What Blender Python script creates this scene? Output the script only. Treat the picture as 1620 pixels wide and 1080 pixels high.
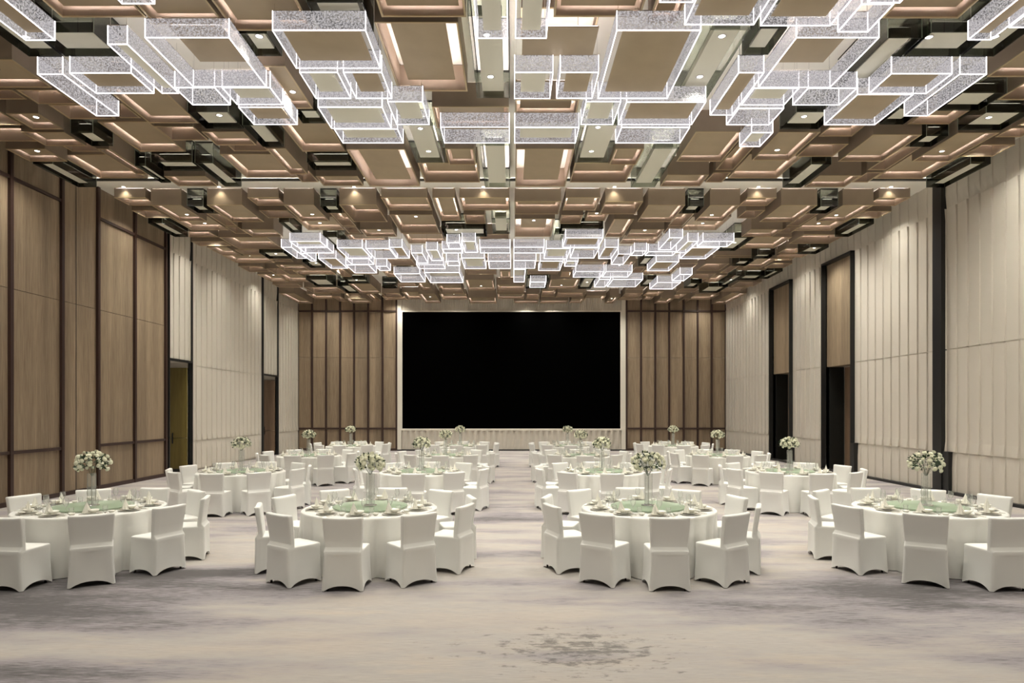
import bpy, bmesh, math, random
from mathutils import Vector, Matrix
PI = math.pi
for o in list(bpy.data.objects): bpy.data.objects.remove(o)
SC = bpy.context.scene
COL = SC.collection

# ------------------------------------------------------------------ camera, world, exposure
EYE = 2.08; F = 1020.0; CX = 810.0; HY = 648.0          # eye height, focal length in px, vanishing point
cd = bpy.data.cameras.new('camera'); cam = bpy.data.objects.new('camera', cd); COL.objects.link(cam)
cam.location = (0, 0, EYE); cam.rotation_euler = (PI/2, 0, 0)
cd.sensor_width = 36; cd.lens = F/1620*36; cd.shift_y = (HY-540)/1620; cd.clip_end = 200
SC.camera = cam
try: SC.cycles.transparent_max_bounces = 32
except Exception: pass
w = bpy.data.worlds.new('world'); SC.world = w; w.use_nodes = True
w.node_tree.nodes['Background'].inputs[0].default_value = (0.9, 0.85, 0.8, 1)
w.node_tree.nodes['Background'].inputs[1].default_value = 0.3
SC.view_settings.view_transform = 'Standard'; SC.view_settings.look = 'None'
SC.view_settings.gamma = 1; SC.view_settings.use_curve_mapping = False
SC.view_settings.exposure = EXPOSURE = 0.43
SPOT_W = 275.0; LED_E = 27.0; ACR_E = 0.42; EDGE_E = 3.0

HW = 10.9            # half width of the hall
YB = 32.9            # far wall
YN = -6.0            # wall behind the camera
HC = 7.90            # ceiling
DC = HC - EYE

# ------------------------------------------------------------------ materials
def mat(name, col=(.5,.5,.5), rough=.5, metal=0, spec=.5, **kw):
    m = bpy.data.materials.new(name); m.use_nodes = True
    b = m.node_tree.nodes['Principled BSDF']
    b.inputs['Base Color'].default_value = (*col, 1); b.inputs['Roughness'].default_value = rough
    b.inputs['Metallic'].default_value = metal; b.inputs['Specular IOR Level'].default_value = spec
    for k, v in kw.items(): b.inputs[k.replace('_', ' ')].default_value = v
    return m
class NT:
    def __init__(s, m): s.t = m.node_tree; s.n = s.t.nodes; s.l = s.t.links
    def new(s, ty, **kw):
        n = s.n.new(ty)
        for k, v in kw.items():
            if k.startswith('i_'): n.inputs[k[2:].replace('_', ' ')].default_value = v
            else: setattr(n, k, v)
        return n
    def link(s, a, b): s.l.new(a, b)
    def coord(s, scale=(1,1,1), loc=(0,0,0)):
        tc = s.new('ShaderNodeTexCoord'); mp = s.new('ShaderNodeMapping')
        mp.inputs['Scale'].default_value = scale; mp.inputs['Location'].default_value = loc
        s.link(tc.outputs['Object'], mp.inputs['Vector']); return mp.outputs[0]
    def noise(s, vec, scale=5, detail=4, rough=.5):
        n = s.new('ShaderNodeTexNoise'); n.inputs['Scale'].default_value = scale
        n.inputs['Detail'].default_value = detail; n.inputs['Roughness'].default_value = rough
        s.link(vec, n.inputs['Vector']); return n.outputs['Fac']
    def ramp(s, fac, stops):
        r = s.new('ShaderNodeValToRGB'); e = r.color_ramp.elements
        while len(e) < len(stops): e.new(.5)
        for q, (p, c) in zip(e, stops):
            q.position = p; q.color = (*c, 1) if isinstance(c, tuple) else (c, c, c, 1)
        s.link(fac, r.inputs[0]); return r.outputs[0]
    def mix(s, fac, a, b, blend='MIX'):
        n = s.new('ShaderNodeMix', data_type='RGBA', blend_type=blend)
        for sock, v in ((n.inputs[0], fac), (n.inputs[6], a), (n.inputs[7], b)):
            if hasattr(v, 'links'): s.link(v, sock)
            elif isinstance(v, tuple): sock.default_value = (*v, 1)
            else: sock.default_value = v
        return n.outputs[2]
    def math(s, op, a, b=0.0):
        n = s.new('ShaderNodeMath', operation=op)
        for sock, v in ((n.inputs[0], a), (n.inputs[1], b)):
            if hasattr(v, 'links'): s.link(v, sock)
            else: sock.default_value = v
        return n.outputs[0]
def bump(nt, h, strength=.2, dist=.01):
    b = nt.new('ShaderNodeBump'); b.inputs['Strength'].default_value = strength; b.inputs['Distance'].default_value = dist
    nt.link(h, b.inputs['Height']); nt.link(b.outputs[0], nt.n['Principled BSDF'].inputs['Normal'])

def m_bronze():
    m = mat('bronze_laminate', (.25,.18,.12), .7, .0, .15); n = NT(m)
    f = n.noise(n.coord((1,1,1)), 2.2, 3)
    n.link(n.ramp(f, [(.3, (.270,.212,.160)), (.7, (.305,.242,.185))]), n.n['Principled BSDF'].inputs['Base Color']); return m
def m_rim(): return mat('brass_rim', (.50,.40,.24), .35, .5)
def m_panelb():
    m = mat('bronze_panel', (.30,.22,.14), .5, .1); n = NT(m)
    f = n.noise(n.coord((1,1,1)), 3, 3)
    n.link(n.ramp(f, [(.3, (.405,.325,.212)), (.7, (.440,.355,.235))]), n.n['Principled BSDF'].inputs['Base Color']); return m
def m_wood(name, c1, c2, sc=(9,9,.5)):
    m = mat(name, c1, .5, 0, .35); n = NT(m)
    f = n.noise(n.coord(sc), 3.0, 6, .62); g = n.noise(n.coord((sc[0]*.12, sc[1]*.12, .05)), 3, 2)
    a = n.ramp(f, [(.32, c1), (.68, c2)])
    b = n.ramp(g, [(.35, (.78,.78,.78)), (.65, (1.12,1.12,1.12))])
    n.link(n.mix(1.0, a, b, 'MULTIPLY'), n.n['Principled BSDF'].inputs['Base Color'])
    bump(n, f, .08, .004); return m
def m_carpet():
    m = mat('carpet', (.5,.45,.4), .95, 0, .1); n = NT(m)
    fine = n.noise(n.coord((1.2, 26, 1)), 4, 4, .7)
    fib = n.noise(n.coord((60, 60, 1)), 6, 2, .6)
    big = n.noise(n.coord((.22, .8, 1), (3.1, 1.7, 0)), 1.6, 5, .6)
    big2 = n.noise(n.coord((.28, 1.3, 1), (9.0, 4.2, 0)), 1.5, 5, .62)
    base = n.ramp(big2, [(.35, (.475,.42,.37)), (.55, (.435,.405,.38)), (.72, (.515,.445,.37))])
    base = n.mix(n.math('MULTIPLY', fib, .25), base, (.36,.33,.31))
    base = n.mix(1.0, base, n.ramp(fine, [(.3, .80), (.7, 1.12)]), 'MULTIPLY')
    def blob(x, y, rx, ry, amt):
        tc = n.coord((1/rx, 1/ry, 0), (-x/rx, -y/ry, 0))
        g = n.new('ShaderNodeTexGradient', gradient_type='SPHERICAL'); n.link(tc, g.inputs[0])
        return n.math('MULTIPLY', g.outputs['Fac'], amt)
    s = None
    for b in ((-5.0,7.0,3.4,1.5,.46), (4.3,6.9,3.0,1.6,.38), (-3.9,5.1,1.9,.45,.42), (-1.6,7.4,2.4,.7,.14), (0.8,6.9,2.6,.5,.2),
              (-3.9,8.3,1.8,.5,.36), (-.4,12.6,1.6,1.0,.2), (2.6,9.2,1.6,.8,.14), (-3.6,12.6,1.5,.9,.14), (6.5,5.6,1.4,.5,.1)):
        v = blob(*b); s = v if s is None else n.math('ADD', s, v)
    f = n.math('ADD', big, s)
    sep = n.new('ShaderNodeSeparateXYZ'); tcw = n.new('ShaderNodeTexCoord'); n.link(tcw.outputs['Object'], sep.inputs[0])
    far = n.ramp(n.math('DIVIDE', sep.outputs[1], 30.0), [(.22, 0.0), (.36, 1.0)])
    f = n.math('ADD', f, n.math('MULTIPLY', far, .09))
    f = n.math('ADD', f, n.math('MULTIPLY', n.math('SUBTRACT', fine, .5), .50))
    lil = n.ramp(f, [(.53, 0.0), (.68, 1.0)])
    c = n.mix(n.math('MULTIPLY', lil, .80), base, (.285,.262,.285))
    dark = n.ramp(n.math('ADD', f, n.math('MULTIPLY', n.math('SUBTRACT', fine, .5), .5)), [(.69, 0.0), (.86, 1.0)])
    c = n.mix(n.math('MULTIPLY', dark, .82), c, (.085,.08,.078))
    # ink flecks in the middle of the near aisle
    bl = n.noise(n.coord((1, 1.9, 1)), 5.0, 6, .68)
    mask = n.math('ADD', blob(.45, 5.75, 1.9, 1.15, .38), blob(.75, 5.4, 1.1, .8, .22))
    bf = n.ramp(n.math('ADD', n.math('MULTIPLY', bl, 1.0), n.math('MULTIPLY', mask, .55)), [(.70, 0.0), (.80, 1.0)])
    bf = n.math('MULTIPLY', bf, n.ramp(mask, [(.02, 0.0), (.12, 1.0)]))
    bf = n.math('MULTIPLY', bf, n.ramp(fine, [(.35, .3), (.6, 1.0)]))
    c = n.mix(n.math('MULTIPLY', bf, .85), c, (.10,.098,.095))
    n.link(c, n.n['Principled BSDF'].inputs['Base Color']); bump(n, fib, .35, .01)
    return m
def m_glass(name, tint, gl=.1, rough=.03, dens=0.0, dcol=(.6,.8,.65)):
    """thin clear glass: tinted see-through pane with a clear reflection"""
    m = bpy.data.materials.new(name); m.use_nodes = True; n = NT(m); n.n.clear()
    out = n.new('ShaderNodeOutputMaterial'); tr = n.new('ShaderNodeBsdfTransparent'); tr.inputs[0].default_value = (*tint, 1)
    go = n.new('ShaderNodeBsdfGlossy'); go.inputs['Roughness'].default_value = rough
    lw = n.new('ShaderNodeFresnel'); lw.inputs[0].default_value = 1.45
    f = n.math('MULTIPLY_ADD', lw.outputs[0], .6); n.n[-1].inputs[2].default_value = gl
    mx = n.new('ShaderNodeMixShader'); n.link(f, mx.inputs[0]); n.link(tr.outputs[0], mx.inputs[1]); n.link(go.outputs[0], mx.inputs[2])
    last = mx.outputs[0]
    if dens:
        df = n.new('ShaderNodeBsdfDiffuse'); df.inputs[0].default_value = (*dcol, 1)
        m2 = n.new('ShaderNodeMixShader'); m2.inputs[0].default_value = dens
        n.link(last, m2.inputs[1]); n.link(df.outputs[0], m2.inputs[2]); last = m2.outputs[0]
    n.link(last, out.inputs[0]); return m
def m_emit(name, col, e):
    m = bpy.data.materials.new(name); m.use_nodes = True; n = NT(m); n.n.clear()
    out = n.new('ShaderNodeOutputMaterial'); em = n.new('ShaderNodeEmission')
    em.inputs[0].default_value = (*col, 1); em.inputs[1].default_value = e; n.link(em.outputs[0], out.inputs[0]); return m
def m_acrylic():
    """edge-lit acrylic full of bubbles: see-through with bright specks"""
    m = bpy.data.materials.new('bubble_acrylic'); m.use_nodes = True; n = NT(m); n.n.clear()
    out = n.new('ShaderNodeOutputMaterial'); tr = n.new('ShaderNodeBsdfTransparent'); tr.inputs[0].default_value = (.86,.86,.88,1)
    em = n.new('ShaderNodeEmission'); em.inputs[0].default_value = (1,.95,.96,1); em.inputs[1].default_value = ACR_E
    df = n.new('ShaderNodeBsdfDiffuse'); df.inputs[0].default_value = (.14,.14,.14,1)
    ad = n.new('ShaderNodeAddShader'); n.link(em.outputs[0], ad.inputs[0]); n.link(df.outputs[0], ad.inputs[1])
    f = n.noise(n.coord(), 46, 2, .7)
    r = n.ramp(f, [(.48, .12), (.56, .76)])
    mx = n.new('ShaderNodeMixShader'); n.link(r, mx.inputs[0]); n.link(tr.outputs[0], mx.inputs[1]); n.link(ad.outputs[0], mx.inputs[2])
    n.link(mx.outputs[0], out.inputs[0]); return m
def m_cloth(name, col, rough=.75, sheen=.2, sc=300):
    m = mat(name, col, rough, 0, .25, Sheen_Weight=sheen); n = NT(m)
    f = n.noise(n.coord(), sc, 2, .5); bump(n, f, .06, .002); return m

def m_cream():
    m = mat('cream_fluted_panel', (.56,.50,.42), .7, 0, .2); n = NT(m)
    f = n.noise(n.coord((1,1,.3)), 1.2, 3)
    n.link(n.ramp(f, [(.3, (.600,.558,.485)), (.7, (.635,.590,.515))]), n.n['Principled BSDF'].inputs['Base Color']); return m
M = dict(
    bronze=m_bronze(), rim=m_rim(), panel_b=m_panelb(),
    panel_g=mat('pale_green_panel', (.76,.75,.63), .6), ceiling=mat('ceiling_paint', (.92,.90,.82), .8, 0, .2),
    led=m_emit('led_strip', (1,.89,.90), LED_E), glassedge=mat('polished_glass_edge', (.30,.34,.27), .3), cove=m_emit('added_cove_strip', (1,.93,.80), 22.0), edge=m_emit('lit_edge', (1,.93,.95), EDGE_E),
    lens=m_emit('lamp_lens', (1,.95,.86), 9.0), chrome=mat('chrome', (.8,.8,.8), .18, 1),
    acrylic=m_acrylic(), smoke=m_glass('smoked_glass', (.26,.27,.235), .05, .06),
    lightglass=m_glass('light_smoked_glass', (.62,.65,.60), .06, .04),
    darkline=mat('black_edge', (.015,.015,.012), .4),
    cream=m_cream(),
    wood=m_wood('veneer', (.235,.172,.112), (.345,.265,.180)), wooddark=m_wood('reveal_veneer', (.17,.11,.07), (.24,.16,.10)),
    post=mat('dark_red_brown_post', (.042,.020,.015), .45), black=mat('black_lacquer', (.010,.010,.010), .45),
    blackdoor=mat('black_door', (.012,.012,.010), .6, 0, .2),
    brass=m_wood('olive_brass_leaf', (.135,.10,.025), (.18,.135,.035)), white=mat('offwhite_frame', (.74,.70,.61), .6),
    screen=mat('black_led_screen', (.0008,.0008,.0008), .9, 0, 0.0), carpet=m_carpet(),
    cover=m_cloth('white_stretch_cover', (.76,.755,.725)), linen=m_cloth('white_satin_linen', (.76,.75,.71), .6, .3),
    china=mat('bone_china', (.82,.80,.72), .18), gold=mat('gold_rimmed_china', (.62,.60,.55), .25), napkin=m_cloth('cream_napkin', (.82,.80,.72), .8, .2),
    glass=m_glass('clear_glass', (.99,.995,.99), .03, .03, .12, (.95,.96,.94)), turn=m_glass('green_glass', (.86,.91,.83), .05, .03, .5, (.44,.53,.40)),  # white mixed into the clear glass stands in for its bright refraction
    rose=mat('cream_petals', (.90,.89,.74), .6, 0, .2), leaf=mat('dark_green_leaf', (.020,.048,.014), .5),
    metal=mat('cutlery_steel', (.7,.68,.64), .2, 1), chair_leg=mat('dark_chair_leg', (.05,.04,.035), .4), darkgap=mat('shadow_gap_black', (.02,.018,.015), .8),
)

# ------------------------------------------------------------------ mesh helpers
def newbm(): return bmesh.new()
def box(bm, x0, x1, y0, y1, z0, z1):
    v = [bm.verts.new((x, y, z)) for z in (z0, z1) for y in (y0, y1) for x in (x0, x1)]
    for q in ((0,2,3,1),(4,5,7,6),(0,1,5,4),(2,6,7,3),(0,4,6,2),(1,3,7,5)): bm.faces.new([v[i] for i in q])
def lathe(bm, prof, seg=20, cx=0, cy=0, sy=1.0):
    rings = []
    for r, z in prof:
        rings.append([bm.verts.new((cx+r*math.cos(2*PI*i/seg), cy+sy*r*math.sin(2*PI*i/seg), z)) for i in range(seg)] if r > 1e-5 else [bm.verts.new((cx, cy, z))])
    for a, b in zip(rings, rings[1:]):
        for i in range(seg):
            j = (i+1) % seg
            if len(a) == 1 and len(b) == 1: continue
            if len(a) == 1: bm.faces.new((a[0], b[j], b[i]))
            elif len(b) == 1: bm.faces.new((a[i], a[j], b[0]))
            else: bm.faces.new((a[i], a[j], b[j], b[i]))
def mesh(name, bm, smooth=False, norm=True):
    if norm: bmesh.ops.recalc_face_normals(bm, faces=bm.faces)
    me = bpy.data.meshes.new(name); bm.to_mesh(me); bm.free()
    if smooth:
        for p in me.polygons: p.use_smooth = True
    return me
def obj(name, me, m=None, parent=None, loc=None, rot=None, scale=None):
    if isinstance(me, bmesh.types.BMesh): me = mesh(name, me)
    if m is not None and not me.materials: me.materials.append(m)
    o = bpy.data.objects.new(name, me); COL.objects.link(o)
    if parent is not None: o.parent = parent
    if loc is not None: o.location = loc
    if rot is not None: o.rotation_euler = (0, 0, rot)
    if scale is not None: o.scale = scale
    return o
def thing(name, label, cat, loc=(0,0,0), rot=0, group=None):
    o = bpy.data.objects.new(name, None); COL.objects.link(o); o.empty_display_size = .1
    o.location = loc; o.rotation_euler = (0, 0, rot); tag(o, label, cat, group); return o
def tag(o, label, cat, group=None):
    o['label'] = label; o['category'] = cat
    if group: o['group'] = group
    return o
def struct(name, bm, m, parent=None):
    o = obj(name, bm, m, parent)
    if parent is None: o['kind'] = 'structure'
    return o
ORD = ['first','second','third','fourth','fifth','sixth','seventh','eighth','ninth','tenth','eleventh','twelfth','thirteenth','fourteenth','fifteenth','sixteenth','seventeenth','eighteenth','nineteenth','twentieth']
def ordinal(i):
    return ORD[i] if i < 20 else 'twenty-' + ORD[i-20] if i < 29 else 'thirtieth' if i == 29 else 'thirty-' + ORD[i-30]
def pxZ(px): return HW*F/abs(px-CX)          # depth at which a side wall stands at this column
# ------------------------------------------------------------------ room shell
b = newbm(); box(b, -HW-2, HW+2, YN, YB+.3, -.2, 0); struct('floor', b, M['carpet'])
b = newbm(); box(b, -HW-2, HW+2, YN, YB+.3, HC, HC+.2); struct('ceiling', b, M['ceiling'])
b = newbm(); box(b, -HW-2, HW+2, YN-.2, YN, 0, HC); struct('wall_back', b, M['cream'])
trim_n = [0]
def trim(bm, m):
    trim_n[0] += 1; return struct('trim_%d' % trim_n[0], bm, m)
H1, H2, HS = 1.04, 7.10, 3.58       # lower lip, upper lip and middle joint of the pleated panels
def pleats(side, y0, y1, h0=0.0, h1=HC, w=.385):
    """pleated cream cladding: saw-tooth folds that step back below the lower lip and above the upper one"""
    bm = newbm(); X = side*HW
    hs = [h for h in (0.06, H1-.40, H1-.002, H1, H1+.25, 2.2, HS-.014, HS-.013, HS+.013, HS+.014, 5.2, H2-.30, H2, H2+.002, H2+.34, HC) if h0-1e-6 <= h <= h1+1e-6]
    if abs(hs[0]-h0) > .01 and h0 > .1: hs = [h0]+hs
    if abs(hs[-1]-h1) > .01: hs.append(h1)
    def amp(h):
        if h < H1-.38: return .034
        if h < H1-.001: return .0 if h > H1-.01 else .034
        if h <= H1+.01: return .062
        if HS-.0135 < h < HS+.0135: return -.012
        if h <= H2-.2: return .034
        if h <= H2+.0005: return .055
        if h < H2+.1: return .0
        return .03
    n = max(1, round((y1-y0)/w)); dy = (y1-y0)/n
    cols = []
    for i in range(n):
        for t in (0.0, .5, .985):
            cols.append((y0+(i+t)*dy, t))
    cols.append((y1, 0.0))
    g = [[bm.verts.new((X - side*(.02+amp(h)*((1-t) if t < .99 else 0)), y, h)) for (y, t) in cols] for h in hs]
    for a, c in zip(g, g[1:]):
        for i in range(len(cols)-1): bm.faces.new((a[i], a[i+1], c[i+1], c[i]))
    return trim(bm, M['cream'])
def panel_in(side, y0, y1, z0, z1, m, t=.04, off=0.0):
    b = newbm(); a, c = sorted((side*(HW+off), side*(HW+off-t))); box(b, a, c, y0, y1, z0, z1); return b

# right wall: cream pleats, a black slot, two tall recessed doorways
Z = pxZ
yS0, yS1 = Z(1499), Z(1485)
yA0, yA1 = Z(1352.5), Z(1307)
yB0, yB1 = Z(1254.5), Z(1223)
# backing wall, left open at the doorways
def backing(name, side, openings, y0=YN, y1=YB+.3):
    bm = newbm(); cur = y0; T = 1.4
    a, c = sorted((side*(HW+.001), side*(HW+T)))
    for (p, q, h) in openings:
        box(bm, a, c, cur, p, 0, HC); box(bm, a, c, p, q, h, HC); cur = q
    box(bm, a, c, cur, y1, 0, HC); return struct(name, bm, M['cream'])
backing('wall_right', 1, [(yA0, yA1, H2), (yB0, yB1, H2)])
pleats(1, YN, yS0); pleats(1, yS1, yA0); pleats(1, yA1, yB0); pleats(1, yB1, YB)
pleats(1, yA0, yA1, H2+.002, HC); pleats(1, yB0, yB1, H2+.002, HC)
trim(panel_in(1, yS0, yS1, 0, HC, None, .16), M['black'])
trim(panel_in(1, yS0-.22, yS0, 0, H1, None, .13), M['black'])
trim(panel_in(1, YN, YB, 0, .07, None, .16), M['black'])
trim_doors = 0
def doorway_right(n, y0, y1):
    fr = newbm()
    box(fr, HW-.16, HW+.04, y0-.035, y0, 0, H2+.03); box(fr, HW-.16, HW+.55, y1, y1+.05, 0, H2+.03); box(fr, HW-.16, HW+.04, y0-.035, y1+.05, H2-.03, H2+.035)
    box(fr, HW-.16, HW+.03, y0-.24, y0-.035, 0, H1)
    trim(fr, M['black'])
    b = newbm(); box(b, HW+.03, HW+.55, y0, y1, HS-.02, H2); trim(b, M['wood'])
    b = newbm(); box(b, HW+.10, HW+.6, y1-.05, y1, 0, HS-.02); trim(b, M['blackdoor'])
    d = struct('door_%d' % n, (lambda bm: (box(bm, HW+.62, HW+.68, y0, y1-.04, .02, HS-.03), bm)[1])(newbm()), M['wooddark'])
    h = newbm(); box(h, HW+.57, HW+.60, y0+.12, y0+.15, .9, 1.3); box(h, HW+.59, HW+.622, y0+.12, y0+.15, .95, .98); box(h, HW+.59, HW+.622, y0+.12, y0+.15, 1.22, 1.25)
    obj('door_handle', h, M['black'], d)
    b = newbm(); box(b, HW+.62, HW+.66, y1-.55, y1-.05, .02, HS-.03)
doorway_right(1, yA0, yA1); doorway_right(2, yB0, yB1)

# left wall: wood panelled bay, then cream pleats with two doorways
L = lambda px: HW*F/(CX-px)
yD0, yD1 = L(263.5), L(299)
yE0, yE1 = L(413.5), L(436.5)
yW = L(261)
backing('wall_left', -1, [(yD0, yD1, 3.66), (yE0, yE1, 3.60)])
pleats(-1, yD1+.03, yE0-.03); pleats(-1, yE1+.03, YB)
for (a, c, z) in ((yD0, yD1, 3.70), (yE0, yE1, 3.64)):
    pleats(-1, a, c, z, HC, .36)
    fr = newbm()
    for y in (a-.05, c): box(fr, -HW-.04, -HW+.115, y, y+.05, 0, HC)
    box(fr, -HW-.04, -HW+.115, a, c, z-.05, z+.02)
    trim(fr, M['black'])
for n, (a, c, z, m) in enumerate(((yD0, yD1, 3.65, 'brass'), (yE0, yE1, 3.60, 'wooddark'))):
    d = struct('door_%d' % (n+3), (lambda bm: (box(bm, -HW-1.3, -HW-.02, c-.12, c-.06, .10, 1.13), box(bm, -HW-1.3, -HW-.02, c-.12, c-.06, 1.14, z-.16), bm)[2])(newbm()), M[m])
    h = newbm(); box(h, -HW-.5, -HW-.47, c-.16, c-.12, .95, 1.3); obj('door_handle', h, M['black'], d)
    k = newbm(); box(k, -HW-1.3, -HW, c-.13, c-.05, .0, .10); trim(k, M['black'])
posts = [L(11), L(93), L(150.5), L(209), yW-.10]
mulls = [-5.5, -3.8, -2.1, -.4, 1.3, 3.0, 4.7, 6.4, 8.1, 9.8, 11.4, 12.6] + posts
allp = [y for y in mulls if y < 13.8 or y in posts]
wd = newbm()
box(wd, -HW-.001, -HW+.05, YN, yW-.02, 0, 4.70); box(wd, -HW-.001, -HW+.05, YN, yW-.02, 4.712, HC); trim(wd, M['wood'])
pv = newbm()
for y in allp: box(pv, -HW+.05, -HW+.115, y-.045, y+.045, 0, HC)
box(pv, -HW+.05, -HW+.105, YN, yW-.1, 0, .10); trim(pv, M['post'])
rl = newbm()
for p, q in zip(allp, allp[1:]):
    if abs(p-posts[1]) < .01: continue
    for z in (1.15, 7.10): box(rl, -HW+.05, -HW+.100, p+.045, q-.045, z-.035, z+.035)
trim(rl, M['post'])
jn = newbm(); yj = L(117); box(jn, -HW+.045, -HW+.056, yj-.008, yj+.008, .1, HC); trim(jn, M['black'])

# far wall: wood bays left and right of the screen surround
struct('wall_far', (lambda bm: (box(bm, -HW-2, HW+2, YB, YB+.25, 0, HC), bm)[1])(newbm()), M['cream'])
def FX(px, y=YB): return (px-CX)*y/F
def FZ(py, y=YB): return EYE-(py-HY)*y/F
for side, xs in ((-1, [472,494.6,516.6,538.7,560.7,583,605.6,627.7]), (1, [990.7,1013.6,1036,1058,1081,1103,1125,1147.5])):
    b = newbm(); box(b, FX(xs[0]), FX(xs[-1]), YB-.05, YB, 0, FZ(566)-.006); box(b, FX(xs[0]), FX(xs[-1]), YB-.05, YB, FZ(566)+.006, HC); trim(b, M['wood'])
    b = newbm()
    for x in xs: box(b, FX(x)-.045, FX(x)+.045, YB-.12, YB-.05, 0, HC)
    for z in (FZ(677.4), FZ(492.4)): box(b, FX(xs[0]), FX(xs[-1]), YB-.11, YB-.05, z-.04, z+.04)
    box(b, FX(xs[0]), FX(xs[-1]), YB-.115, YB-.05, 0, .12); trim(b, M['post'])
sx0, sx1, sz0, sz1 = FX(637.2), FX(980.8), FZ(677.6), FZ(493.8)
b = newbm()                                                           # plain surround
box(b, FX(628.8), sx0-.06, YB-.10, YB, .06, HC); box(b, sx1+.06, FX(989.6), YB-.10, YB, .06, HC)
trim(b, M['white'])
b = newbm()
box(b, sx0-.06, sx1+.06, YB-.13, YB, sz1, sz1+.07); box(b, sx0-.06, sx1+.06, YB-.13, YB, sz0-.09, sz0)
box(b, sx0-.06, sx0, YB-.13, YB, sz0, sz1); box(b, sx1, sx1+.06, YB-.13, YB, sz0, sz1); trim(b, M['white'])
def flutes(z0, z1, w, d, taper):
    bm = newbm(); n = round((sx1-sx0+.1)/w); dx = (sx1-sx0+.1)/n; rows = []
    for z, a in ((z0, .012), (z0+(z1-z0)*.55, d*.6 if taper else d), (z1, d)):
        rows.append([bm.verts.new((sx0-.05+i*dx/2, YB-.03-(a if i % 2 else 0.0), z)) for i in range(2*n+1)])
    for p, q in zip(rows, rows[1:]):
        for i in range(2*n): bm.faces.new((p[i], p[i+1], q[i+1], q[i]))
    trim(bm, M['cream'])
flutes(.06, sz0-.09, .30, .14, True); flutes(sz1+.07, HC, .09, .03, False)
b = newbm(); box(b, sx0-.06, sx1+.06, YB-.12, YB, 0, .06); box(b, FX(628.8), FX(989.6), YB-.125, YB, 0, .055); trim(b, M['black'])
scr = thing('led_screen', 'wide black screen filling the far wall between the wood panels', 'screen', (0, YB-.08, sz0))
b = newbm(); box(b, sx0, sx1, -.05, .0, 0, sz1-sz0); obj('display', b, M['screen'], scr)
b = newbm(); box(b, sx0, sx1, .0, .06, 0, sz1-sz0); obj('housing', b, M['black'], scr)
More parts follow.
